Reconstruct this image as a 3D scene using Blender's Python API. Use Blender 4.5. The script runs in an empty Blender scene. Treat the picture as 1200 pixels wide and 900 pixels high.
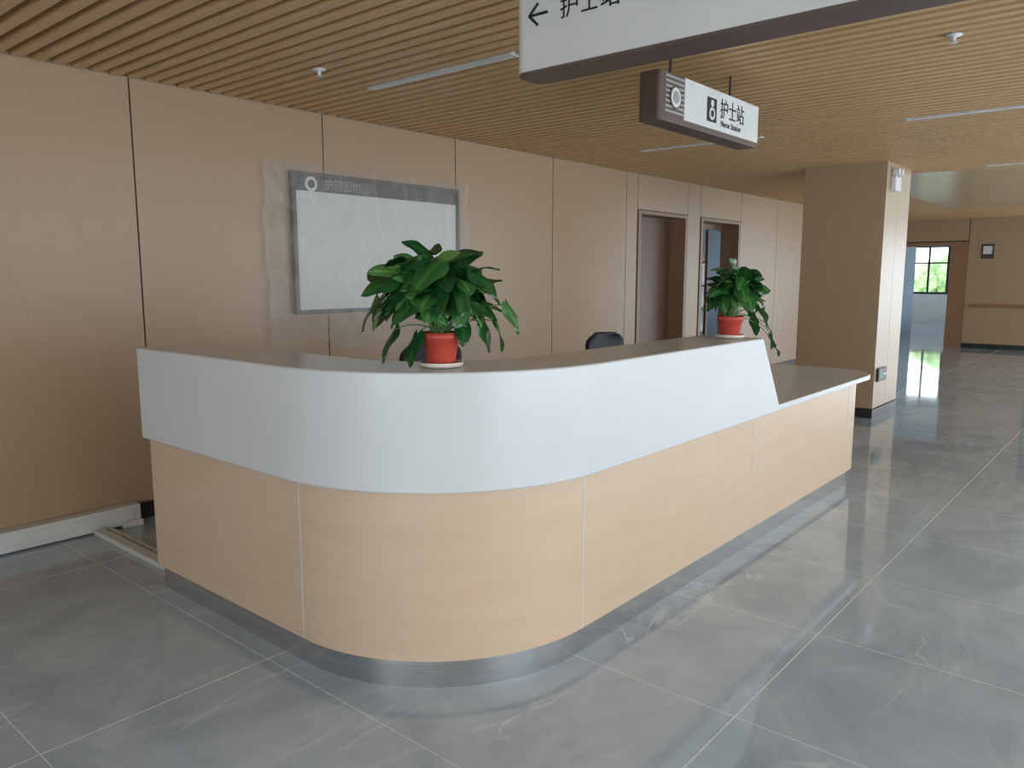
import bpy, bmesh, math, random
from mathutils import Vector, Matrix, Euler, noise
random.seed(7)
scene = bpy.context.scene
COL = scene.collection
try:
    scene.view_settings.view_transform = 'Standard'
except Exception as e:
    print(e)

def s2l(c):
    out = []
    for v in c:
        v = v/255.0
        out.append(v/12.92 if v <= 0.04045 else ((v+0.055)/1.055)**2.4)
    return (out[0], out[1], out[2], 1.0)

# ---------------------------------------------------------------- materials
def base_mat(name, rgb, rough=0.5, metal=0.0, spec=0.5, coat=0.0):
    m = bpy.data.materials.new(name)
    m.use_nodes = True
    b = m.node_tree.nodes['Principled BSDF']
    b.inputs['Base Color'].default_value = s2l(rgb)
    b.inputs['Roughness'].default_value = rough
    b.inputs['Metallic'].default_value = metal
    b.inputs['Specular IOR Level'].default_value = spec
    b.inputs['Coat Weight'].default_value = coat
    return m, m.node_tree, b

def noisy(name, rgb1, rgb2, scale=(1, 1, 1), nscale=5, rough=0.5, metal=0, spec=0.5, detail=6, bump=0.0, lo=0.3, hi=0.7, coat=0.0):
    m, nt, b = base_mat(name, rgb1, rough, metal, spec, coat)
    tc = nt.nodes.new('ShaderNodeTexCoord')
    mp = nt.nodes.new('ShaderNodeMapping')
    mp.inputs['Scale'].default_value = scale
    nz = nt.nodes.new('ShaderNodeTexNoise')
    nz.inputs['Scale'].default_value = nscale
    nz.inputs['Detail'].default_value = detail
    cr = nt.nodes.new('ShaderNodeValToRGB')
    cr.color_ramp.elements[0].position = lo
    cr.color_ramp.elements[1].position = hi
    cr.color_ramp.elements[0].color = s2l(rgb1)
    cr.color_ramp.elements[1].color = s2l(rgb2)
    nt.links.new(tc.outputs['Object'], mp.inputs['Vector'])
    nt.links.new(mp.outputs[0], nz.inputs['Vector'])
    nt.links.new(nz.outputs['Fac'], cr.inputs['Fac'])
    nt.links.new(cr.outputs[0], b.inputs['Base Color'])
    if bump:
        bp = nt.nodes.new('ShaderNodeBump')
        bp.inputs['Strength'].default_value = bump
        bp.inputs['Distance'].default_value = 0.002
        nt.links.new(nz.outputs['Fac'], bp.inputs['Height'])
        nt.links.new(bp.outputs[0], b.inputs['Normal'])
    return m

M = {}
M['panel'] = noisy('wall_laminate', (170, 143, 114), (176, 149, 120), (14, 14, 0.3), 14, 0.34, lo=0.3, hi=0.7)
M['panel_gap'] = noisy('dark_gap', (40, 30, 24), (50, 38, 30), nscale=3, rough=0.8)
M['wood'] = noisy('desk_wood', (208, 180, 152), (217, 190, 163), (1.0, 1.0, 7), 2.6, 0.32, detail=9, lo=0.2, hi=0.8)
M['white'] = noisy('solid_surface_white', (210, 212, 212), (214, 216, 216), nscale=2, rough=0.24)
M['steel'] = noisy('brushed_steel', (200, 202, 204), (222, 223, 224), (0.6, 0.6, 60), 4, 0.22, metal=1.0)
M['strip'] = noisy('joint_strip', (205, 200, 192), (215, 210, 204), nscale=6, rough=0.4)
M['base'] = noisy('baseboard_black', (35, 36, 38), (48, 50, 52), nscale=6, rough=0.35)
M['slat'] = noisy('slat_wood', (208, 170, 122), (218, 182, 136), (8, 0.6, 8), 5, 0.45)
M['slatback'] = noisy('slat_cavity', (56, 38, 26), (64, 46, 32), nscale=4, rough=0.8)
M['ceilsmooth'] = noisy('ceiling_gloss_panel', (212, 186, 150), (220, 196, 162), nscale=1.5, rough=0.2)
M['plaster'] = noisy('plaster_white', (225, 226, 226), (232, 232, 232), nscale=3, rough=0.8)
M['bluewall'] = noisy('bluegrey_wall', (120, 136, 148), (132, 148, 160), nscale=2, rough=0.7)
M['doorwood'] = noisy('door_wood_dark', (100, 72, 54), (112, 82, 62), (5, 5, 0.5), 6, 0.4)
M['casing'] = noisy('door_casing', (142, 108, 82), (152, 118, 90), (5, 5, 0.5), 6, 0.4)
M['brown'] = noisy('sign_brown', (92, 76, 70), (102, 86, 80), nscale=6, rough=0.4)
M['signwhite'] = noisy('sign_white', (214, 216, 214), (222, 224, 222), nscale=3, rough=0.35)
M['black'] = noisy('black_print', (22, 22, 24), (30, 30, 32), nscale=8, rough=0.5)
M['grey'] = noisy('grey_print', (150, 150, 150), (165, 165, 165), nscale=8, rough=0.5)
M['frame'] = noisy('board_frame', (62, 60, 62), (72, 70, 72), nscale=8, rough=0.4)
M['print'] = noisy('faded_print', (150, 148, 148), (160, 158, 158), nscale=8, rough=0.4)
M['board'] = noisy('board_white', (214, 216, 214), (220, 222, 220), nscale=1, rough=0.4)
M['pot'] = noisy('pot_terracotta_plastic', (184, 66, 52), (200, 80, 64), nscale=8, rough=0.4)
M['saucer'] = noisy('saucer_cream', (224, 212, 196), (230, 220, 206), nscale=8, rough=0.4)
M['soil'] = noisy('soil', (50, 36, 26), (72, 54, 40), nscale=60, rough=0.95, bump=0.8)
M['stem'] = noisy('stem_green', (78, 112, 52), (94, 130, 62), nscale=20, rough=0.5)
M['chair'] = noisy('chair_black', (26, 28, 32), (38, 40, 46), nscale=30, rough=0.6)
M['chrome'] = noisy('chair_metal', (120, 120, 124), (140, 140, 144), nscale=6, rough=0.3, metal=0.9)
M['trunk'] = noisy('trunking_white', (206, 204, 198), (216, 214, 210), nscale=7, rough=0.5)
M['alu'] = noisy('light_alu', (205, 205, 205), (220, 220, 220), nscale=6, rough=0.4)
M['diffuser'] = noisy('light_diffuser', (235, 235, 232), (240, 240, 238), nscale=6, rough=0.5)
M['rail'] = noisy('handrail_wood', (150, 112, 80), (165, 126, 92), (1, 6, 6), 6, 0.4)
M['green'] = noisy('exit_green', (60, 120, 90), (70, 135, 100), nscale=10, rough=0.4)
M['tree'] = noisy('tree_foliage', (110, 142, 90), (172, 194, 142), nscale=6, rough=0.8, bump=0.6)
M['bark'] = noisy('bark', (80, 64, 50), (100, 82, 64), nscale=12, rough=0.9)
M['winframe'] = noisy('window_frame_dark', (38, 40, 44), (48, 50, 54), nscale=6, rough=0.4)
M['rod'] = noisy('rod_dark', (70, 60, 56), (80, 70, 66), nscale=6, rough=0.4)

def leaf_mat():
    m, nt, b = base_mat('pothos_leaf', (52, 110, 44), 0.26, 0, 0.5)
    at = nt.nodes.new('ShaderNodeAttribute'); at.attribute_name = 'leafvar'
    cr = nt.nodes.new('ShaderNodeValToRGB')
    e = cr.color_ramp.elements
    e[0].position = 0.0; e[0].color = s2l((24, 68, 32))
    e[1].position = 1.0; e[1].color = s2l((112, 158, 84))
    e2 = cr.color_ramp.elements.new(0.55); e2.color = s2l((46, 102, 48))
    nt.links.new(at.outputs['Fac'], cr.inputs['Fac'])
    nt.links.new(cr.outputs[0], b.inputs['Base Color'])
    return m
M['leaf'] = leaf_mat()

def floor_mat():
    m, nt, b = base_mat('marble_tile_grey', (140, 146, 152), 0.12, 0, 0.8)
    N = nt.nodes; L = nt.links
    tc = N.new('ShaderNodeTexCoord')
    nz = N.new('ShaderNodeTexNoise'); nz.inputs['Scale'].default_value = 1.5; nz.inputs['Detail'].default_value = 10; nz.inputs['Distortion'].default_value = 1.4; nz.inputs['Roughness'].default_value = .64
    L.new(tc.outputs['Object'], nz.inputs['Vector'])
    cr = N.new('ShaderNodeValToRGB')
    cr.color_ramp.elements[0].position = 0.28; cr.color_ramp.elements[0].color = s2l((150, 166, 180))
    cr.color_ramp.elements[1].position = 0.74; cr.color_ramp.elements[1].color = s2l((190, 203, 214))
    L.new(nz.outputs['Fac'], cr.inputs['Fac'])
    def vein(loc, rot, scl, ns, width, m0, m1, strength, dist):
        nz2 = N.new('ShaderNodeTexNoise'); nz2.inputs['Scale'].default_value = ns; nz2.inputs['Detail'].default_value = 7; nz2.inputs['Distortion'].default_value = dist
        mp = N.new('ShaderNodeMapping'); mp.inputs['Location'].default_value = loc; mp.inputs['Rotation'].default_value = (0, 0, rot); mp.inputs['Scale'].default_value = scl
        L.new(tc.outputs['Object'], mp.inputs['Vector']); L.new(mp.outputs[0], nz2.inputs['Vector'])
        s = N.new('ShaderNodeMath'); s.operation = 'SUBTRACT'; s.inputs[1].default_value = 0.5
        a = N.new('ShaderNodeMath'); a.operation = 'ABSOLUTE'
        L.new(nz2.outputs['Fac'], s.inputs[0]); L.new(s.outputs[0], a.inputs[0])
        vr = N.new('ShaderNodeValToRGB')
        vr.color_ramp.elements[0].position = 0.0; vr.color_ramp.elements[0].color = (1, 1, 1, 1)
        vr.color_ramp.elements[1].position = width; vr.color_ramp.elements[1].color = (0, 0, 0, 1)
        L.new(a.outputs[0], vr.inputs['Fac'])
        msk = N.new('ShaderNodeTexNoise'); msk.inputs['Scale'].default_value = 1.6
        L.new(mp.outputs[0], msk.inputs['Vector'])
        mr = N.new('ShaderNodeMapRange'); mr.inputs['From Min'].default_value = m0; mr.inputs['From Max'].default_value = m1
        mr.inputs['To Max'].default_value = strength
        L.new(msk.outputs['Fac'], mr.inputs['Value'])
        mv = N.new('ShaderNodeMath'); mv.operation = 'MULTIPLY'
        L.new(vr.outputs[0], mv.inputs[0]); L.new(mr.outputs[0], mv.inputs[1])
        return mv.outputs[0]
    v1 = vein((3.1, 7.7, 0), 0.6, (0.8, 1.9, 1), 0.9, 0.009, .48, .68, .6, 1.0)
    v2 = vein((13.1, 2.7, 0), -0.5, (0.7, 2.2, 1), 1.3, 0.04, .45, .7, .32, .7)
    vm = N.new('ShaderNodeMath'); vm.operation = 'MAXIMUM'; L.new(v1, vm.inputs[0]); L.new(v2, vm.inputs[1])
    mix = N.new('ShaderNodeMix'); mix.data_type = 'RGBA'
    mix.inputs[7].default_value = s2l((226, 231, 235))
    L.new(vm.outputs[0], mix.inputs[0]); L.new(cr.outputs[0], mix.inputs[6])
    sp = N.new('ShaderNodeSeparateXYZ'); L.new(tc.outputs['Object'], sp.inputs[0])
    def line(out, off, pitch, w):
        ad = N.new('ShaderNodeMath'); ad.operation = 'SUBTRACT'; ad.inputs[1].default_value = off - 50*pitch
        L.new(out, ad.inputs[0])
        dv = N.new('ShaderNodeMath'); dv.operation = 'DIVIDE'; dv.inputs[1].default_value = pitch
        L.new(ad.outputs[0], dv.inputs[0])
        fr = N.new('ShaderNodeMath'); fr.operation = 'FRACT'; L.new(dv.outputs[0], fr.inputs[0])
        sb = N.new('ShaderNodeMath'); sb.operation = 'SUBTRACT'; sb.inputs[1].default_value = 0.5; L.new(fr.outputs[0], sb.inputs[0])
        ab = N.new('ShaderNodeMath'); ab.operation = 'ABSOLUTE'; L.new(sb.outputs[0], ab.inputs[0])
        gt = N.new('ShaderNodeMath'); gt.operation = 'GREATER_THAN'; gt.inputs[1].default_value = 0.5 - w/pitch/2
        L.new(ab.outputs[0], gt.inputs[0])
        return gt.outputs[0]
    gx = line(sp.outputs['X'], 1.57, 0.81, 0.003)
    gy = line(sp.outputs['Y'], 1.02, 1.58, 0.005)
    mx = N.new('ShaderNodeMath'); mx.operation = 'MAXIMUM'; L.new(gx, mx.inputs[0]); L.new(gy, mx.inputs[1])
    mix2 = N.new('ShaderNodeMix'); mix2.data_type = 'RGBA'
    mix2.inputs[7].default_value = s2l((228, 228, 224))
    L.new(mx.outputs[0], mix2.inputs[0]); L.new(mix.outputs[2], mix2.inputs[6])
    L.new(mix2.outputs[2], b.inputs['Base Color'])
    nr = N.new('ShaderNodeTexNoise'); nr.inputs['Scale'].default_value = 2.2; nr.inputs['Detail'].default_value = 7
    L.new(tc.outputs['Object'], nr.inputs['Vector'])
    rr = N.new('ShaderNodeMapRange'); rr.inputs['To Min'].default_value = 0.0; rr.inputs['To Max'].default_value = 0.12
    L.new(nr.outputs['Fac'], rr.inputs['Value'])
    ra = N.new('ShaderNodeMath'); ra.operation = 'MAXIMUM'
    gm = N.new('ShaderNodeMath'); gm.operation = 'MULTIPLY'; gm.inputs[1].default_value = 0.6
    L.new(mx.outputs[0], gm.inputs[0]); L.new(gm.outputs[0], ra.inputs[0]); L.new(rr.outputs[0], ra.inputs[1])
    L.new(ra.outputs[0], b.inputs['Roughness'])
    return m
M['floor'] = floor_mat()

def plastic_mat():
    m, nt, b = base_mat('plastic_film', (208, 202, 194), 0.24)
    N = nt.nodes; L = nt.links
    out = N['Material Output']
    tr = N.new('ShaderNodeBsdfTransparent')
    mx = N.new('ShaderNodeMixShader')
    tc = N.new('ShaderNodeTexCoord')
    mp = N.new('ShaderNodeMapping'); mp.inputs['Rotation'].default_value = (0, .5, 0); mp.inputs['Scale'].default_value = (1, 1, .4)
    L.new(tc.outputs['Object'], mp.inputs['Vector'])
    nz = N.new('ShaderNodeTexNoise'); nz.inputs['Scale'].default_value = 6; nz.inputs['Detail'].default_value = 3; nz.inputs['Distortion'].default_value = .9
    L.new(mp.outputs[0], nz.inputs['Vector'])
    s = N.new('ShaderNodeMath'); s.operation = 'SUBTRACT'; s.inputs[1].default_value = 0.5
    a = N.new('ShaderNodeMath'); a.operation = 'ABSOLUTE'
    L.new(nz.outputs['Fac'], s.inputs[0]); L.new(s.outputs[0], a.inputs[0])
    mr = N.new('ShaderNodeMapRange'); mr.inputs['From Min'].default_value = 0.0; mr.inputs['From Max'].default_value = 0.08
    mr.inputs['To Min'].default_value = 0.27; mr.inputs['To Max'].default_value = 0.18
    L.new(a.outputs[0], mr.inputs['Value'])
    bp = N.new('ShaderNodeBump'); bp.inputs['Strength'].default_value = .5; bp.inputs['Distance'].default_value = .02
    L.new(nz.outputs['Fac'], bp.inputs['Height']); L.new(bp.outputs[0], b.inputs['Normal'])
    L.new(mr.outputs[0], mx.inputs[0]); L.new(tr.outputs[0], mx.inputs[1]); L.new(b.outputs[0], mx.inputs[2])
    L.new(mx.outputs[0], out.inputs['Surface'])
    return m
M['film'] = plastic_mat()

# ---------------------------------------------------------------- helpers
def empty(name, loc=(0, 0, 0)):
    e = bpy.data.objects.new(name, None)
    e.location = loc
    e.empty_display_size = 0.1
    COL.objects.link(e)
    return e

def mesh_obj(name, verts, faces, mat, parent=None, smooth=False, bevel=0, segs=2):
    me = bpy.data.meshes.new(name)
    me.from_pydata([tuple(v) for v in verts], [], faces)
    me.validate()
    bm = bmesh.new(); bm.from_mesh(me)
    bmesh.ops.recalc_face_normals(bm, faces=bm.faces)
    bm.to_mesh(me); bm.free()
    ob = bpy.data.objects.new(name, me)
    me.materials.append(mat)
    COL.objects.link(ob)
    if parent is not None:
        ob.parent = parent
        ob.location = -parent.location
    if smooth:
        for p in me.polygons: p.use_smooth = True
    if bevel:
        md = ob.modifiers.new('bevel', 'BEVEL'); md.width = bevel; md.segments = segs
        md.limit_method = 'ANGLE'; md.angle_limit = math.radians(40)
    return ob

BF = [(0, 3, 2, 1), (4, 5, 6, 7), (0, 1, 5, 4), (1, 2, 6, 5), (2, 3, 7, 6), (3, 0, 4, 7)]
def boxes(name, bl, mat, parent=None, bevel=0):
    V = []; Fc = []
    for (x0, x1, y0, y1, z0, z1) in bl:
        o = len(V)
        V += [(x0, y0, z0), (x1, y0, z0), (x1, y1, z0), (x0, y1, z0), (x0, y0, z1), (x1, y0, z1), (x1, y1, z1), (x0, y1, z1)]
        Fc += [tuple(i+o for i in f) for f in BF]
    return mesh_obj(name, V, Fc, mat, parent, bevel=bevel)

def lathe(name, prof, mat, parent=None, center=(0, 0), n=32, bevel=0):
    V = []; Fc = []
    for (r, z) in prof:
        for i in range(n):
            a = 2*math.pi*i/n
            V.append((center[0]+r*math.cos(a), center[1]+r*math.sin(a), z))
    for j in range(len(prof)-1):
        for i in range(n):
            k = (i+1) % n
            Fc.append((j*n+i, j*n+k, (j+1)*n+k, (j+1)*n+i))
    Fc.append(tuple(range(n)))
    Fc.append(tuple((len(prof)-1)*n+i for i in range(n)))
    ob = mesh_obj(name, V, Fc, mat, parent)
    for p in ob.data.polygons: p.use_smooth = len(p.vertices) == 4
    return ob

def tube_data(p0, p1, r, n=10):
    p0 = Vector(p0); p1 = Vector(p1)
    d = (p1-p0).normalized()
    u = d.orthogonal().normalized(); w = d.cross(u)
    V = []
    for p in (p0, p1):
        for i in range(n):
            a = 2*math.pi*i/n
            V.append(p + u*math.cos(a)*r + w*math.sin(a)*r)
    Fc = [(i, (i+1) % n, n+(i+1) % n, n+i) for i in range(n)]
    Fc += [tuple(range(n)), tuple(range(n, 2*n))]
    return V, Fc

def tubes(name, segs, mat, parent=None, n=10):
    V = []; Fc = []
    for (a, b, r) in segs:
        v, f = tube_data(a, b, r, n)
        o = len(V); V += v; Fc += [tuple(i+o for i in ff) for ff in f]
    return mesh_obj(name, V, Fc, mat, parent)

def prism(name, pts, z0, z1, mat, parent=None, bevel=0, axis='z'):
    n = len(pts)
    V = [(x, y, z0) for x, y in pts] + [(x, y, z1) for x, y in pts]
    Fc = [tuple(range(n)), tuple(range(n, 2*n))] + [(i, (i+1) % n, n+(i+1) % n, n+i) for i in range(n)]
    return mesh_obj(name, V, Fc, mat, parent, bevel=bevel)

def text(name, body, size, loc, rot, mat, parent, extrude=0.0008, sy=1.0):
    cu = bpy.data.curves.new(name, 'FONT')
    cu.body = body; cu.size = size; cu.extrude = extrude
    tmp = bpy.data.objects.new(name+'_tmp', cu)
    COL.objects.link(tmp)
    bpy.context.view_layer.update()
    dg = bpy.context.evaluated_depsgraph_get()
    me = bpy.data.meshes.new_from_object(tmp.evaluated_get(dg))
    bpy.data.objects.remove(tmp)
    me.transform(Matrix.Translation(loc) @ Euler(rot).to_matrix().to_4x4() @ Matrix.Diagonal((1, sy, 1, 1)))
    ob = bpy.data.objects.new(name, me)
    me.materials.clear(); me.materials.append(mat)
    COL.objects.link(ob)
    ob.parent = parent
    ob.location = -parent.location
    return ob

# ---------------------------------------------------------------- room shell
WY = 4.78      # left wall (parallel to desk front)
ZC = 2.64      # underside of slats
XB, XF = -3.5, 18.4
YR = -3.3
boxes('floor', [(XB-0.2, 27.6, YR-0.2, 8.2, -0.1, 0.0)], M['floor'])

D1 = (7.88, 9.03); D2 = (9.43, 10.6); DH = 2.2
o = .021
wall_left = boxes('wall_left', [
    (XB-0.1, D1[0]-o, WY+0.02, WY+0.2, 0, 2.76), (D1[1]+o, D2[0]-o, WY+0.02, WY+0.2, 0, 2.76), (D2[1]+o, XF, WY+0.02, WY+0.2, 0, 2.76),
    (D1[0]-o, D1[1]+o, WY+0.02, WY+0.2, DH+.041, 2.76), (D2[0]-o, D2[1]+o, WY+0.02, WY+0.2, DH+.041, 2.76)], M['panel_gap'])
seams = [XB, -1.95, -0.58, 0.79, 2.16, 3.52, 4.88, 6.25, 7.61, 7.85, 9.06, 9.40, 10.63, 11.95, 13.3, 14.65, 16.0, 17.35, XF]
pl = []
g = 0.005
for a, b in zip(seams[:-1], seams[1:]):
    if a in (7.85, 9.40):
        pl.append((a+g, b-g, WY, WY+0.018, DH+0.045+g, 2.7))
    else:
        pl.append((a+g, b-g, WY, WY+0.018, 0.0, 2.7))
boxes('wall_left_cladding', pl, M['panel'], wall_left)
boxes('baseboard_left', [(XB, 7.85, WY-0.012, WY, 0, 0.1), (9.06, 9.40, WY-0.012, WY, 0, 0.1), (10.63, XF, WY-0.012, WY, 0, 0.1)], M['base'])

FO = (3.64, 4.56)
WF0 = 2.14
wall_far = boxes('wall_far', [(XF, XF+0.2, WF0, 3.32, 0, 2.76), (XF, XF+0.2, FO[1]+.08, WY+0.2, 0, 2.76), (XF, XF+0.2, 3.32, FO[1]+.08, 2.18, 2.76),
                              (XF, XF+0.2, YR, -2.9, 0, 2.76), (XF, XF+0.2, -2.9, WF0, 2.55, 2.76)], M['panel_gap'])
boxes('wall_far_cladding', [(XF-0.018, XF, WF0, 3.32-g, 0, 2.7), (XF-0.018, XF, 3.33, WY-0.01, 2.2, 2.7)], M['panel'], wall_far)
boxes('baseboard_far', [(XF-0.032, XF-0.018, WF0, 3.32, 0, 0.1)], M['base'])
d3 = empty('door_3', (XF, 4.1, 0))
boxes('casing', [(XF-0.03, XF+0.2, 3.32, FO[0], 0, 2.18), (XF-0.03, XF+0.2, FO[1], FO[1]+0.08, 0, 2.18), (XF-0.03, XF+0.2, FO[0], FO[1], 2.1, 2.18)], M['casing'], d3)

pill = [XB, 0.2, 3.9, 7.6, 11.3, 15.0, XF]
bl = [(XB-0.2, XF+0.2, YR-0.2, YR, 2.55, 2.76), (XB-0.2, XF+0.2, YR-0.2, YR, 0, 0.08), (XB-.2, -.6, YR-.2, YR, .08, 2.55)]
for x in pill[1:]:
    bl.append((x-0.14, x+0.14, YR-0.2, YR, 0.08, 2.55))
boxes('wall_right', bl, M['plaster'])
pill[0] = -.74
wi = 1
for a, b in zip(pill[:-1], pill[1:]):
    w = empty('window_%d' % wi, ((a+b)/2, YR-0.1, 1.3)); wi += 1
    x0, x1 = a+0.14, b-0.14
    xm = (x0+x1)/2
    boxes('frame', [(x0, x0+0.05, YR-0.13, YR-0.07, .08, 2.55), (x1-0.05, x1, YR-0.13, YR-0.07, .08, 2.55), (xm-0.03, xm+0.03, YR-0.13, YR-0.07, .13, 2.5),
                    (x0+.05, x1-.05, YR-0.13, YR-0.07, .08, .13), (x0+.05, x1-.05, YR-0.13, YR-0.07, 2.5, 2.55)], M['winframe'], w)
BW = [(-3.0, 1.8)]
bl = [(XB-0.2, XB, YR, WY+0.2, 2.5, 2.76), (XB-0.2, XB, YR, WY+0.2, 0, 0.3), (XB-0.2, XB, YR, BW[0][0], .3, 2.5), (XB-0.2, XB, BW[0][1], WY+0.2, .3, 2.5)]
boxes('wall_back', bl, M['plaster'])
for (a, b) in BW:
    w = empty('window_%d' % wi, (XB-0.1, (a+b)/2, 1.4)); wi += 1
    ym = (a+b)/2
    boxes('frame', [(XB-.13, XB-.07, a, a+.05, .3, 2.5), (XB-.13, XB-.07, b-.05, b, .3, 2.5), (XB-.13, XB-.07, ym-.03, ym+.03, .35, 2.45),
                    (XB-.13, XB-.07, a+.05, b-.05, .3, .35), (XB-.13, XB-.07, a+.05, b-.05, 2.45, 2.5)], M['winframe'], w)
w = empty('window_%d' % wi, (XF+.1, -.4, 1.4)); wi += 1  # out-of-view glazing, added to brighten the far floor
boxes('frame', [(XF+.07, XF+.13, y, y+.06, 0, 2.55) for y in (-2.9, -1.3, .4, 2.08)] + [(XF+.07, XF+.13, -2.84, 2.08, 0, .06), (XF+.07, XF+.13, -2.84, 2.08, 2.49, 2.55)], M['winframe'], w)

# ceiling
ceiling = boxes('ceiling', [(XB-0.2, 27.6, YR-0.2, 8.2, 2.76, 2.9)], M['slatback'])
CP = (9.8, 15.4, 3.1)
sl = []
x = XB+0.05
LX = [3.25, 6.45, 9.65]
while x < XF-0.06:
    sw = 0.052
    y0 = YR+0.02; y1 = WY-0.015
    if CP[0]-0.05 < x < CP[1]: y0 = CP[2]+0.02
    sl.append((x, x+sw, y0, y1, ZC, ZC+0.07))
    x += 0.1
boxes('ceiling_slats', sl, M['slat'], ceiling)
boxes('ceiling_smooth_panel', [(CP[0]+0.02, CP[1], YR, CP[2], ZC-0.005, 2.76)], M['ceilsmooth'], ceiling)
boxes('ceiling_carriers', [(XB, XF, y, y+0.04, ZC+0.07, 2.76) for y in (-3, -1.8, -0.6, 0.6, 1.8, 3.0, 4.2)], M['slatback'], ceiling)
boxes('ceiling_ward', [(XF+.2, 27.4, 2.6, 7.7, 2.7, 2.76)], M['plaster'], ceiling)

def ceiling_light(x, y0, y1):
    e = empty('ceiling_light', (x, (y0+y1)/2, ZC))
    boxes('housing', [(x-0.032, x-0.024, y0, y1, ZC-0.006, ZC+0.05), (x+0.024, x+0.032, y0, y1, ZC-0.006, ZC+0.05),
                      (x-.024, x+.024, y0, y0+.01, ZC-.006, ZC+.05), (x-.024, x+.024, y1-.01, y1, ZC-.006, ZC+.05)], M['alu'], e)
    boxes('diffuser', [(x-0.024, x+0.024, y0+.01, y1-.01, ZC-0.003, ZC+0.03)], M['diffuser'], e)
for xx in LX:
    for (a, b) in ((2.74, 3.90), (0.5, 1.64), (-1.8, -0.6)):
        if xx == 9.65 and b > 2: continue
        ceiling_light(xx, a, b)

def sprinkler(x, y):
    e = empty('ceiling_sprinkler', (x, y, ZC))
    lathe('body', [(0.038, ZC), (0.038, ZC-0.006), (0.012, ZC-0.012), (0.01, ZC-0.025), (0.006, ZC-0.035), (0.018, ZC-0.037), (0.018, ZC-0.04)], M['alu'], e, (x, y), 20)
    lathe('stem', [(0.009, ZC), (0.009, 2.76)], M['alu'], e, (x, y), 10)
sprinkler(4.35, 0.92); sprinkler(2.76, 3.76); sprinkler(8.4, 1.0)

def door_frame(nm, X0, X1):
    e = empty(nm, ((X0+X1)/2, WY, 0))
    t = 0.045
    boxes('casing', [(X0-0.02, X0+t, WY-0.012, WY+0.26, 0, DH), (X1-t, X1+0.02, WY-0.012, WY+0.26, 0, DH), (X0-0.02, X1+0.02, WY-0.012, WY+0.26, DH, DH+0.04)], M['casing'], e)
    return e
e1 = door_frame('door_1', *D1)
boxes('leaf', [(D1[0]+.05, D1[1]-.05, WY+.2, WY+.24, 0.005, DH-.005)], M['doorwood'], e1, bevel=0.003)
boxes('handle', [(D1[0]+.12, D1[0]+.25, WY+.15, WY+.17, 1.0, 1.02), (D1[0]+.11, D1[0]+.13, WY+.15, WY+.2, 1.0, 1.02), (D1[0]+.10, D1[0]+.14, WY+.193, WY+.2, .93, 1.08)], M['chrome'], e1)
boxes('hinges', [(D1[1]-.06, D1[1]-.045, WY+.185, WY+.2, z, z+.1) for z in (.3, 1.1, 1.85)], M['chrome'], e1)
e2 = door_frame('door_2', *D2)
boxes('glazing_bars', [(D2[0]+.05, D2[0]+.12, WY+.2, WY+.24, 0.0, DH-.005), (D2[0]+.12, D2[1]-.05, WY+.2, WY+.24, DH-.08, DH-.005), (D2[0]+.62, D2[0]+.68, WY+.2, WY+.24, 0, DH-.08)], M['doorwood'], e2)
boxes('wall_storage_room', [(9.15, 9.25, WY+.28, 8.0, 0, 2.76), (14.6, 14.7, WY+.2, 8.0, 0, 2.76), (9.25, 10.2, 7.9, 8.0, 0, 2.76), (13.8, 14.6, 7.9, 8.0, 0, 2.76), (10.2, 13.8, 7.9, 8.0, 0, .9), (10.2, 13.8, 7.9, 8.0, 2.3, 2.76)], M['bluewall'])  # opening in the back wall is added to let daylight in
sh = empty('storage_shelf', (11.8, 6.3, 0))
boxes('boards', [(11.3, 12.5, 6.2, 6.6, z, z+.03) for z in (.1, .5, .9, 1.3, 1.7)] + [(11.28, 11.3, 6.2, 6.6, 0, 1.8), (12.5, 12.52, 6.2, 6.6, 0, 1.8)], M['plaster'], sh)
# far room, daylit by its end window and an added, unseen side opening
boxes('wall_ward_room', [(XF+.2, 19.6, 2.6, 2.7, 0, 2.7), (26.8, 27.4, 2.6, 2.7, 0, 2.7), (19.6, 26.8, 2.6, 2.7, 0, .5), (19.6, 26.8, 2.6, 2.7, 2.5, 2.7),
                         (XF+.2, 27.4, 7.6, 7.7, 0, 2.7), (27.4, 27.5, 2.7, 5.42, 0, 2.7), (27.4, 27.5, 6.7, 7.6, 0, 2.7), (27.4, 27.5, 5.42, 6.7, 0, .9), (27.4, 27.5, 5.42, 6.7, 2.42, 2.7)], M['plaster'])
boxes('wall_ward_partition', [(XF+.25, 22.5, 5.25, 5.35, 0, 2.7)], M['bluewall'])
w = empty('window_%d' % wi, (27.45, 6.06, 1.6)); wi += 1
boxes('frame', [(27.42, 27.47, 5.42, 5.5, .9, 2.42), (27.42, 27.47, 6.62, 6.7, .9, 2.42), (27.42, 27.47, 5.5, 6.62, .9, .97), (27.42, 27.47, 5.5, 6.62, 2.35, 2.42), (27.42, 27.47, 5.98, 6.04, .97, 2.35), (27.42, 27.47, 5.5, 6.62, 1.85, 1.9)], M['winframe'], w)
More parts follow.
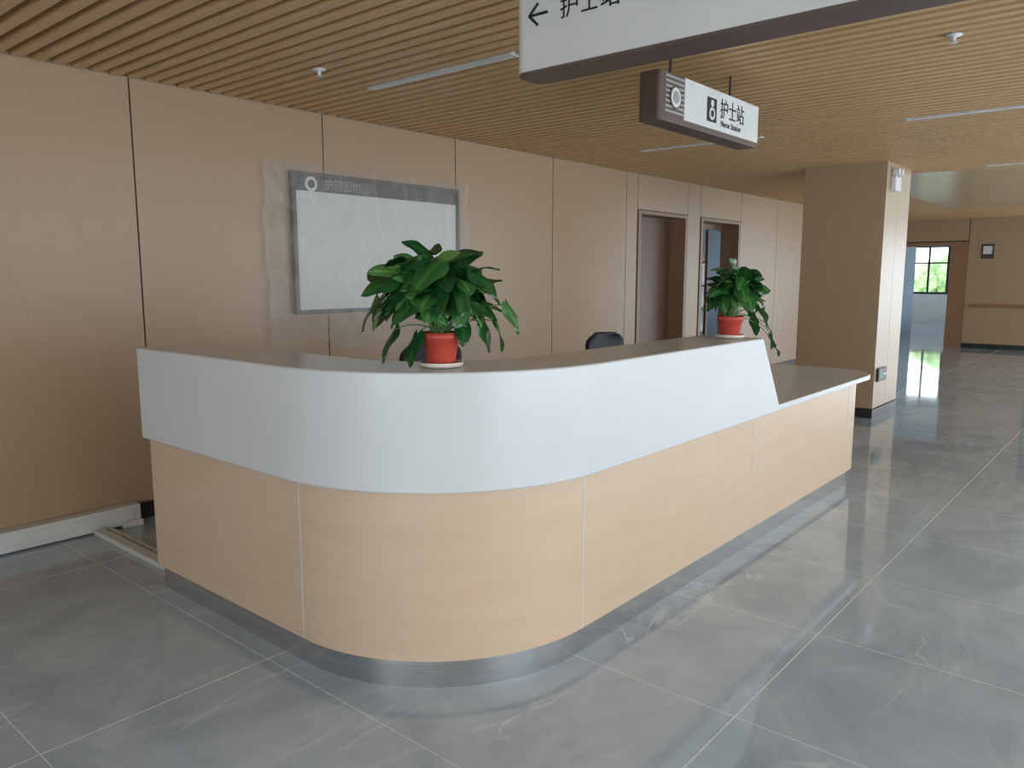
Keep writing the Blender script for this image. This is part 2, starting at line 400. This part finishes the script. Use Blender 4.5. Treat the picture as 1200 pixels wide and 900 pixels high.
def tree(x, y, h):
    e = empty('tree', (x, y, 0))
    tubes('trunk', [((x, y, -1.5), (x, y, h*0.6), 0.15)], M['bark'], e)
    bm = bmesh.new()
    for i in range(14):
        c = Vector((x+random.uniform(-1.2, 1.2), y+random.uniform(-1.4, 1.4), h*0.0+random.uniform(0, h*0.6)))
        r = random.uniform(.4, .75)
        mt = Matrix.Translation(c)
        res = bmesh.ops.create_icosphere(bm, subdivisions=3, radius=r, matrix=mt)
        for v in res['verts']:
            v.co += (v.co-c).normalized()*random.uniform(-.16, .16)
    me = bpy.data.meshes.new('crown'); bm.to_mesh(me); bm.free()
    ob = bpy.data.objects.new('crown', me); me.materials.append(M['tree']); COL.objects.link(ob); ob.parent = e; ob.location = -e.location
tree(33, 6.2, 2.8); tree(34.5, 8.6, 3.0)
boxes('outdoor_ground', [(27.7, 60, -15, 30, -1.6, -1.5)], M['tree'])

# ---------------------------------------------------------------- column
CX0, CX1, CY0, CY1 = 8.6, 9.52, 2.33, 3.16
col = boxes('column', [(CX0+.012, CX1-.012, CY0+.012, CY1-.012, 0, 2.76)], M['panel_gap'])
boxes('column_cladding', [(CX0, CX0+.012, CY0+.014, CY1-.004, 0.1, 2.66), (CX1-.012, CX1, CY0+.004, CY1-.004, 0.1, 2.66),
                          (CX0+.01, CX0+.46, CY0-.0, CY0+.012, .1, 2.66), (CX0+.466, CX1-.004, CY0, CY0+.012, .1, 2.66), (CX0+.004, CX1-.004, CY1-.012, CY1, .1, 2.66)], M['panel'], col)
boxes('column_plinth', [(CX0-.006, CX1+.006, CY0-.006, CY1+.006, 0, .09)], M['base'], col)
e = empty('emergency_light', (8.84, CY0, 2.45))
boxes('housing', [(8.76, 8.96, CY0-.05, CY0, 2.36, 2.5)], M['plaster'], e, bevel=.008)
for xx in (8.8, 8.92):
    tubes('lamp_head', [((xx, CY0-.035, 2.5), (xx, CY0-.035, 2.52), .012), ((xx, CY0-.07, 2.55), (xx, CY0-.01, 2.55), .035)], M['plaster'], e, 16)
e = empty('exit_sign', (8.82, CY0, .45))
boxes('body', [(8.68, 8.98, CY0-.025, CY0, .38, .52)], M['winframe'], e, bevel=.004)
boxes('figure', [(8.71, 8.83, CY0-.028, CY0-.025, .41, .49)], M['green'], e)
boxes('arrow', [(8.86, 8.95, CY0-.028, CY0-.025, .44, .46)], M['signwhite'], e)

e = empty('handrail', (XF-.08, 2.6, .88))
tubes('rail', [((XF-.09, WF0+.05, .88), (XF-.09, 3.2, .88), .025)], M['rail'], e, 14)
tubes('brackets', [((XF-.09, y, .87), (XF-.018, y, .84), .01) for y in (2.3, 3.1)], M['chrome'], e)
e = empty('wall_sign', (XF-.02, 3.0, 2.0))
boxes('plate', [(XF-.035, XF-.018, 2.86, 3.08, 1.83, 2.12)], M['frame'], e)
boxes('label', [(XF-.038, XF-.035, 2.89, 3.05, 1.92, 2.08)], M['signwhite'], e)

# ---------------------------------------------------------------- nurse station desk
desk = empty('nurse_station_desk', (2.4, 2.44, 0))
C = (2.40, 2.44)
NA = 40
def lpath(R, yend, xend, tail=None):
    p = [(C[0]-R, yend)]
    for i in range(NA+1):
        a = math.pi + (math.pi/2)*i/NA
        p.append((C[0]+R*math.cos(a), C[1]+R*math.sin(a)))
    if tail is None:
        p.append((xend, C[1]-R))
    else:
        cx, r, yb = tail
        cy = C[1]-R+r
        for i in range(17):
            a = -math.pi/2 + (math.pi/2)*i/16
            p.append((cx+r*math.cos(a), cy+r*math.sin(a)))
        p.append((cx+r, yb))
    return p
def strip(name, outer, inner, z0, z1, mat, parent, bevel=0, end_top_dx=0):
    n = len(outer)
    V = []
    for k, (o_, i_) in enumerate(zip(outer, inner)):
        dx = end_top_dx if k == n-1 else 0
        V += [(o_[0], o_[1], z0), (o_[0]+dx, o_[1], z1), (i_[0]+dx, i_[1], z1), (i_[0], i_[1], z0)]
    Fc = []
    for k in range(n-1):
        a = 4*k; b = 4*(k+1)
        for j in range(4):
            jj = (j+1) % 4
            Fc.append((a+j, a+jj, b+jj, b+j))
    Fc.append((0, 1, 2, 3)); Fc.append((4*(n-1), 4*(n-1)+1, 4*(n-1)+2, 4*(n-1)+3))
    ob = mesh_obj(name, V, Fc, mat, parent, bevel=bevel)
    for p in ob.data.polygons: p.use_smooth = True
    try:
        ob.data.set_sharp_from_angle(angle=math.radians(35))
    except Exception as ex:
        print('sharp', ex)
    return ob
YE = 3.64
strip('kick_plate', lpath(.745, YE-.02, 0, tail=(5.70, .28, 2.40)), lpath(.70, YE-.02, 0, tail=(5.70, .24, 2.40)), 0, .112, M['steel'], desk)
strip('base_panels', lpath(.765, YE, 0, tail=(5.72, .30, 2.42)), lpath(.72, YE, 0, tail=(5.72, .255, 2.42)), .111, .757, M['wood'], desk)
R = .765
boxes('joint_strips', [(C[0]-R-.0015, C[0]-R+.01, 2.437, 2.444, .111, .756), (2.397, 2.404, C[1]-R-.0015, C[1]-R+.01, .111, .756),
                       (3.99, 3.997, C[1]-R-.0015, C[1]-R+.01, .111, .756), (5.60, 5.607, C[1]-R-.0015, C[1]-R+.01, .111, .756)], M['strip'], desk)
boxes('end_panel', [(1.68, 2.5, YE-.04, YE, 0, .73), (5.2, 5.98, 2.40, 2.44, 0, .755)], M['wood'], desk)
strip('raised_counter', lpath(.83, 3.575, 4.2), lpath(.485, 3.575, 4.2), .755, 1.175, M['white'], desk, bevel=.006, end_top_dx=-.28)
pts = [(4.17, 1.612)]
for i in range(13):
    a = -math.pi/2 + math.pi/2*i/12
    pts.append((5.82+.32*math.cos(a), 1.932+.32*math.sin(a)))
for i in range(13):
    a = math.pi/2*i/12
    pts.append((5.90+.24*math.cos(a), 2.24+.24*math.sin(a)))
pts += [(4.17, 2.48)]
prism('low_counter_top', pts, .756, .79, M['white'], desk, bevel=.005)
boxes('work_surface', [(1.9, 2.55, 2.5, 3.57, .72, .754), (2.3, 4.17, 1.94, 2.5, .72, .754)], M['white'], desk)
boxes('drawer_pedestals', [(3.2, 3.6, 1.96, 2.40, .03, .72), (4.8, 5.2, 1.8, 2.40, .03, .755), (1.9, 2.45, 3.1, 3.58, .03, .72)], M['wood'], desk, bevel=.003)

# ---------------------------------------------------------------- cable trunking
ct = empty('cable_trunking', (1.9, 4.6, 0))
boxes('wall_run', [(XB+.05, 2.02, WY-.10, WY-.014, 0.01, .125)], M['trunk'], ct, bevel=.006)
boxes('wall_run_lid', [(XB+.05, 1.98, WY-.106, WY-.10, 0.04, .098)], M['trunk'], ct, bevel=.002)
boxes('floor_run', [(1.74, 1.80, 3.66, WY-.107, 0, .03), (1.82, 1.845, 3.66, WY-.107, 0, .022)], M['trunk'], ct, bevel=.004)
boxes('end_bracket', [(1.9, 2.02, WY-.13, WY-.107, 0, .035)], M['trunk'], ct, bevel=.004)

# ---------------------------------------------------------------- notice board and plastic
nb = empty('notice_board', (4.05, WY, 1.72))
bx0, bx1, bz0, bz1 = 3.22, 4.88, 1.22, 2.22
f = .03
boxes('frame', [(bx0, bx0+f, WY-.045, WY, bz0, bz1), (bx1-f, bx1, WY-.045, WY, bz0, bz1), (bx0+f, bx1-f, WY-.045, WY, bz0, bz0+f), (bx0+f, bx1-f, WY-.045, WY, bz1-f, bz1)], M['frame'], nb, bevel=.003)
boxes('face', [(bx0+f, bx1-f, WY-.03, WY, bz0+f, 2.09)], M['board'], nb)
boxes('header', [(bx0+f, bx1-f, WY-.034, WY, 2.09, bz1-f)], M['frame'], nb)
tubes('emblem', [((bx0+.16, WY-.040, 2.14), (bx0+.16, WY-.034, 2.14), .052)], M['signwhite'], nb, 24)
tubes('emblem_inner', [((bx0+.16, WY-.042, 2.14), (bx0+.16, WY-.040, 2.14), .03)], M['frame'], nb, 24)
text('title', '护理园地', .085, (bx0+.27, WY-.036, 2.115), (math.radians(90), 0, 0), M['print'], nb)

nx, nz = 140, 90
V = []; Fc = []
for j in range(nz+1):
    for i in range(nx+1):
        u = i/nx; v = j/nz
        X = 3.0 + 1.98*u; Z = 2.265 - 1.27*v
        e0 = 0.03*noise.noise(Vector((v*5, 3.3, 0))) + .01*noise.noise(Vector((v*19, 3.3, 0)))
        X += e0*(1-u)*1.5 - e0*u*1.5
        Z += 0.025*noise.noise(Vector((u*6, 9.1, 0)))
        if v > .85: Z += 0.12*(v-.85)/.15*noise.noise(Vector((u*4, 1.1, 0)))
        dx = max(3.2-X, X-4.9, 0); dz = max(1.2-Z, Z-2.24, 0)
        dd = math.hypot(dx, dz)
        off = .015 + .042*math.exp(-dd/0.06)
        amp = 1.2 if dd > .01 else .45
        wr = abs(noise.noise(Vector((X*3+Z*1.5, Z*2.0, 0))))*.02 + abs(noise.noise(Vector((X*8+Z*3, Z*3, 5))))*.014
        V.append((X, WY-off-.010-amp*wr, Z))
for j in range(nz):
    for i in range(nx):
        a = j*(nx+1)+i
        Fc.append((a, a+1, a+nx+2, a+nx+1))
mesh_obj('plastic_sheet', V, Fc, M['film'], smooth=True)

# ---------------------------------------------------------------- hanging signs
def rounded_rect(a0, a1, b0, b1, r, n=6):
    p = []
    for (cx, cy, s) in ((a1-r, b0+r, -90), (a1-r, b1-r, 0), (a0+r, b1-r, 90), (a0+r, b0+r, 180)):
        for i in range(n+1):
            t = math.radians(s+90*i/n)
            p.append((cx+r*math.cos(t), cy+r*math.sin(t)))
    return p
sg = empty('hanging_sign', (4.08, 2.07, 2.38))
y0, y1, z0, z1 = 2.015, 2.137, 2.262, 2.50
prism('body', rounded_rect(3.49, 4.66, y0, y1, .02), z0, z1, M['brown'], sg, bevel=.003)
boxes('face', [(3.735, 4.655, y0-.006, y0+.02, z0+.028, z1-.002)], M['signwhite'], sg)
boxes('back_face', [(3.735, 4.655, y1-.02, y1+.006, z0+.028, z1-.002)], M['signwhite'], sg)
boxes('emblem_stripes', [(3.54, 3.733, y0-.005, y0+.01, z0+.045+k*.024, z0+.045+k*.024+.011) for k in range(8)], M['grey'], sg)
tubes('emblem', [((3.637, y0-.009, 2.385), (3.637, y0-.004, 2.385), .056)], M['brown'], sg, 28)
tubes('emblem_ring', [((3.637, y0-.011, 2.385), (3.637, y0-.009, 2.385), .048)], M['signwhite'], sg, 28)
tubes('emblem_core', [((3.637, y0-.013, 2.385), (3.637, y0-.011, 2.385), .030)], M['grey'], sg, 28)
boxes('icon', [(3.985, 4.095, y0-.009, y0-.006, 2.325, 2.45)], M['black'], sg)
tubes('icon_figure', [((4.04, y0-.011, 2.422), (4.04, y0-.009, 2.422), .018), ((4.04, y0-.011, 2.368), (4.04, y0-.009, 2.368), .033)], M['signwhite'], sg, 20)
tubes('icon_core', [((4.04, y0-.0125, 2.368), (4.04, y0-.011, 2.368), .018)], M['black'], sg, 20)
text('label', '护士站', .104, (4.14, y0-.008, 2.37), (math.radians(90), 0, 0), M['black'], sg, sy=1.1)
text('label_en', 'Nurse Station', .046, (4.15, y0-.008, 2.318), (math.radians(90), 0, 0), M['black'], sg)
tubes('rods', [((3.70, 2.076, z1), (3.70, 2.076, 2.77), .008), ((4.40, 2.076, z1), (4.40, 2.076, 2.77), .008)], M['rod'], sg)
bg = empty('hanging_sign', (2.48, .9, 2.42))
x0, x1 = 2.40, 2.56
yb0, yb1 = -.35, 2.025
prism('body', rounded_rect(x0, x1, yb0, yb1, .05), 2.255, 2.60, M['brown'], bg, bevel=.003)
ys = yb1-.07
boxes('face', [(x0-.006, x0+.02, yb0+.03, ys, 2.268, 2.598)], M['signwhite'], bg)
boxes('back_face', [(x1-.02, x1+.006, yb0+.03, ys, 2.268, 2.598)], M['signwhite'], bg)
cap = [(x0-.006, ys), (x1+.006, ys)]
r = .056
for i in range(9):
    t = math.radians(90*i/8); cap.append((x1+.006-r+r*math.cos(t), yb1+.004-r+r*math.sin(t)))
for i in range(9):
    t = math.radians(90+90*i/8); cap.append((x0-.006+r+r*math.cos(t), yb1+.004-r+r*math.sin(t)))
prism('end_cap', cap, 2.268, 2.598, M['signwhite'], bg)
ry = (math.radians(90), 0, math.radians(-90))
tubes('arrow', [((x0-.008, 1.945, 2.463), (x0-.008, 1.860, 2.463), .005), ((x0-.008, 1.947, 2.463), (x0-.008, 1.905, 2.502), .005), ((x0-.008, 1.947, 2.463), (x0-.008, 1.905, 2.424), .005)], M['black'], bg)
text('label', '护士站', .088, (x0-.008, 1.805, 2.432), ry, M['black'], bg)
tubes('rods', [((2.48, 1.5, 2.60), (2.48, 1.5, 2.77), .006), ((2.48, 0.2, 2.60), (2.48, 0.2, 2.77), .006)], M['rod'], bg)

# ---------------------------------------------------------------- plants
def make_leaf(base, d, up, L, W, curl, V, Fc, A, var):
    d = d.normalized()
    side = d.cross(up)
    if side.length < .05: side = d.orthogonal()
    side.normalize()
    n = side.cross(d).normalized()
    NT, NS = 10, 6
    o = len(V)
    for i in range(NT+1):
        t = i/NT
        w = W*0.5*1.78*(t+0.015)**0.42*max(0, 1-t)**0.72
        for j in range(-NS//2, NS//2+1):
            s = j/(NS/2)
            x = L*t - .16*L*abs(s)*(1-t)**2
            y = w*s
            z = .25*abs(y) - .9*y*y/W - curl*L*t*t + .006*math.sin(t*8+s*3)*abs(s)
            V.append(base + d*x + side*y + n*z)
            A.append(min(1, max(0, var + (.3 if j == 0 else 0))))
    m = NS+1
    for i in range(NT):
        for j in range(NS):
            a = o+i*m+j
            Fc.append((a, a+1, a+m+1, a+m))

def plant(px, py, pz, potr, poth, rx, rz, cz, nleaf, Lr, seed, extra=None, tilt=(0, 0)):
    random.seed(seed)
    e = empty('potted_pothos', (px, py, pz))
    lathe('saucer', [(potr*.85, pz+.001), (potr*1.12, pz+.006), (potr*1.18, pz+.02), (potr*1.10, pz+.02), (potr*1.0, pz+.008)], M['saucer'], e, (px, py))
    lathe('pot', [(potr*.70, pz+.009), (potr*.74, pz+.02), (potr*.93, pz+poth*.78), (potr*1.02, pz+poth*.8), (potr*1.05, pz+poth), (potr*.95, pz+poth), (potr*.9, pz+poth*.9)], M['pot'], e, (px, py))
    lathe('soil', [(potr*.86, pz+poth*.85), (potr*.88, pz+poth*.91), (potr*.5, pz+poth*.96)], M['soil'], e, (px, py))
    V = []; Fc = []; A = []; stems = []
    root = Vector((px, py, pz+poth*.92))
    cen = Vector((px+tilt[0], py+tilt[1], pz+cz))
    specs = []
    for k in range(nleaf):
        az = k*2.39996 + random.uniform(-.4, .4)
        el = math.asin(min(1, -0.40 + 1.38*((k+.5)/nleaf)))
        rr = random.uniform(.4, .85) if k % 3 else random.uniform(.75, 1.05)
        dirn = Vector((math.cos(az)*math.cos(el), math.sin(az)*math.cos(el), math.sin(el)))
        p = cen + Vector((dirn.x*rx*rr, dirn.y*rx*rr, dirn.z*rz*rr))
        specs.append((p, az, el, random.uniform(*Lr), 0))
    if extra:
        for (dx, dy, dz, az, L) in extra:
            specs.append((Vector((px+dx, py+dy, pz+dz)), az, -.6, L, 1))
    for (p, az, el, L, ex) in specs:
        az2 = az + random.uniform(-.9, .9)
        se = math.sin(el)
        dz = random.uniform(-1.3, -.05) + 1.3*max(0, se)
        if ex: dz = -1.8
        d = Vector((math.cos(az2), math.sin(az2), dz)).normalized()
        up = Vector((1.0*math.cos(az)+random.uniform(-.5, .5), 1.0*math.sin(az)+random.uniform(-.5, .5), .7+.6*max(0, se))).normalized()
        base = p - d*L*.4
        make_leaf(base, d, up, L, L*random.uniform(.70, .84), random.uniform(.05, .3), V, Fc, A, random.uniform(.0, .95)**1.3)
        mid = (root+base)*.5 + Vector((0, 0, .05 if base.z > pz+.03 else .10))
        r0 = root + Vector((random.uniform(-1, 1), random.uniform(-1, 1), 0))*potr*.45
        pts = []
        for q in range(8):
            t = q/7
            pts.append(r0*(1-t)**2 + mid*2*t*(1-t) + base*t*t)
        for a, b in zip(pts[:-1], pts[1:]):
            if (b-a).length > 1e-5:
                stems.append((a, b, .0022))
    tubes('stems', stems, M['stem'], e, 6)
    me = bpy.data.meshes.new('leaves')
    me.from_pydata([tuple(v) for v in V], [], Fc)
    at = me.attributes.new('leafvar', 'FLOAT', 'POINT')
    at.data.foreach_set('value', A)
    for p in me.polygons: p.use_smooth = True
    ob = bpy.data.objects.new('leaves', me); me.materials.append(M['leaf']); COL.objects.link(ob)
    ob.parent = e; ob.location = -e.location
    return e
plant(1.93, 1.97, 1.1755, .068, .125, .21, .17, .25, 110, (.105, .15), 3,
      extra=[(-.13, .13, .09, 2.3, .13), (-.10, .04, .08, 3.0, .12), (.11, -.12, .12, -.8, .13), (.02, -.09, .13, -1.9, .09), (.15, -.15, .12, -.9, .12), (-.18, .17, .2, 2.3, .13), (.18, -.18, .18, -.8, .12)], tilt=(-.015, .015))
plant(3.80, 1.745, 1.1755, .066, .115, .145, .14, .235, 95, (.09, .12), 11,
      extra=[(.12, -.08, .10, -.5, .09), (.18, -.06, .06, -.3, .09), (.25, -.13, -.02, -.6, .08), (.27, -.15, -.07, -.8, .07), (.2, -.10, .12, -.5, .08), (.23, -.12, .04, -.9, .08)], tilt=(.02, -.01))

# ---------------------------------------------------------------- chairs
def office_chair(px, py, top):
    e = empty('office_chair', (px, py, 0))
    prism('seat', [(px+a, py+b) for a, b in rounded_rect(-.24, .24, -.24, .22, .09)], .44, .51, M['chair'], e, bevel=.02)
    V = []; Fc = []
    n, m = 20, 20
    zb = .60
    for side in (0, 1):
        for j in range(m+1):
            v = j/m
            for i in range(n+1):
                u = i/n*2-1
                hw = .225*(1-.12*(1-v))
                if v > .82:
                    k = (v-.82)/.18
                    hw *= (1-.55*k**3)
                z = zb + (top-zb)*v
                y = .25 + .06*v - .05*u*u + .02*math.sin(v*math.pi) + (0.035 if side else 0)
                V.append((px+u*hw, py+y, z))
    off = (n+1)*(m+1)
    for j in range(m):
        for i in range(n):
            a = j*(n+1)+i
            Fc.append((a, a+1, a+n+2, a+n+1)); Fc.append((off+a, off+a+n+1, off+a+n+2, off+a+1))
    for i in range(n):
        Fc.append((i, off+i, off+i+1, i+1)); a = m*(n+1)+i; Fc.append((a, a+1, off+a+1, off+a))
    for j in range(m):
        a = j*(n+1); Fc.append((a, a+n+1, off+a+n+1, off+a)); a += n; Fc.append((a, off+a, off+a+n+1, a+n+1))
    mesh_obj('backrest', V, Fc, M['chair'], e, smooth=True)
    tubes('spine', [((px, py+.1, .43), (px, py+.27, .45), .018), ((px, py+.27, .45), (px, py+.30, .72), .018)], M['chair'], e)
    segs = [((px, py, .10), (px, py, .45), .025)]
    for k in range(5):
        a = 2*math.pi*k/5+.3
        q = (px+.27*math.cos(a), py+.27*math.sin(a), .075)
        segs.append(((px, py, .11), q, .018))
    tubes('star_base', segs, M['chrome'], e)
    cs = []
    for k in range(5):
        a = 2*math.pi*k/5+.3
        qx, qy = px+.27*math.cos(a), py+.27*math.sin(a)
        cs.append(((qx-.02*math.sin(a), qy+.02*math.cos(a), .028), (qx+.02*math.sin(a), qy-.02*math.cos(a), .028), .028))
        cs.append(((qx, qy, .03), (qx, qy, .08), .008))
    tubes('casters', cs, M['chair'], e, 14)
    for s in (-1, 1):
        tubes('armrest', [((px+s*.22, py+.05, .47), (px+s*.28, py+.05, .50), .012), ((px+s*.28, py+.05, .50), (px+s*.28, py+.05, .66), .012)], M['chair'], e)
        boxes('arm_pad', [(px+s*.28-.03, px+s*.28+.03, py-.06, py+.18, .66, .685)], M['chair'], e, bevel=.01)
office_chair(2.96, 2.82, 1.14)
office_chair(4.68, 2.82, 1.09)

# ---------------------------------------------------------------- light
wd = bpy.data.worlds.new('sky'); scene.world = wd; wd.use_nodes = True
bgn = wd.node_tree.nodes['Background']
bgn.inputs[0].default_value = (0.82, 0.915, 1.0, 1)
bgn.inputs[1].default_value = 4.7
def portal(x, y, z, sx, sz, rot):
    l = bpy.data.lights.new('daylight_portal', 'AREA'); l.shape = 'RECTANGLE'; l.size = sx; l.size_y = sz
    l.cycles.is_portal = True
    ob = bpy.data.objects.new('daylight_portal', l); ob.location = (x, y, z); ob.rotation_euler = rot; COL.objects.link(ob)
for a, b in zip(pill[:-1], pill[1:]):
    portal((a+b)/2, YR-.15, 1.31, b-a-.28, 2.47, (math.radians(90), 0, 0))
for a, b in BW:
    portal(XB-.15, (a+b)/2, 1.4, b-a, 2.2, (math.radians(90), 0, math.radians(-90)))
portal(XF+.15, -.38, 1.28, 5.0, 2.55, (math.radians(90), 0, math.radians(90)))
portal(27.5, 6.06, 1.66, 1.28, 1.52, (math.radians(90), 0, math.radians(90)))
portal(23.2, 2.55, 1.5, 7.2, 2.0, (math.radians(90), 0, 0))
portal(12, 7.98, 1.6, 3.6, 1.4, (math.radians(90), 0, math.radians(180)))

# ---------------------------------------------------------------- camera
cam = bpy.data.cameras.new('camera'); co = bpy.data.objects.new('camera', cam); COL.objects.link(co)
co.location = (0, 0, 1.5)
co.rotation_euler = (math.radians(90-8.0), 0, math.radians(40.35-90))
cam.sensor_width = 36; cam.lens = 27.27
cam.clip_start = .05; cam.clip_end = 200
scene.camera = co
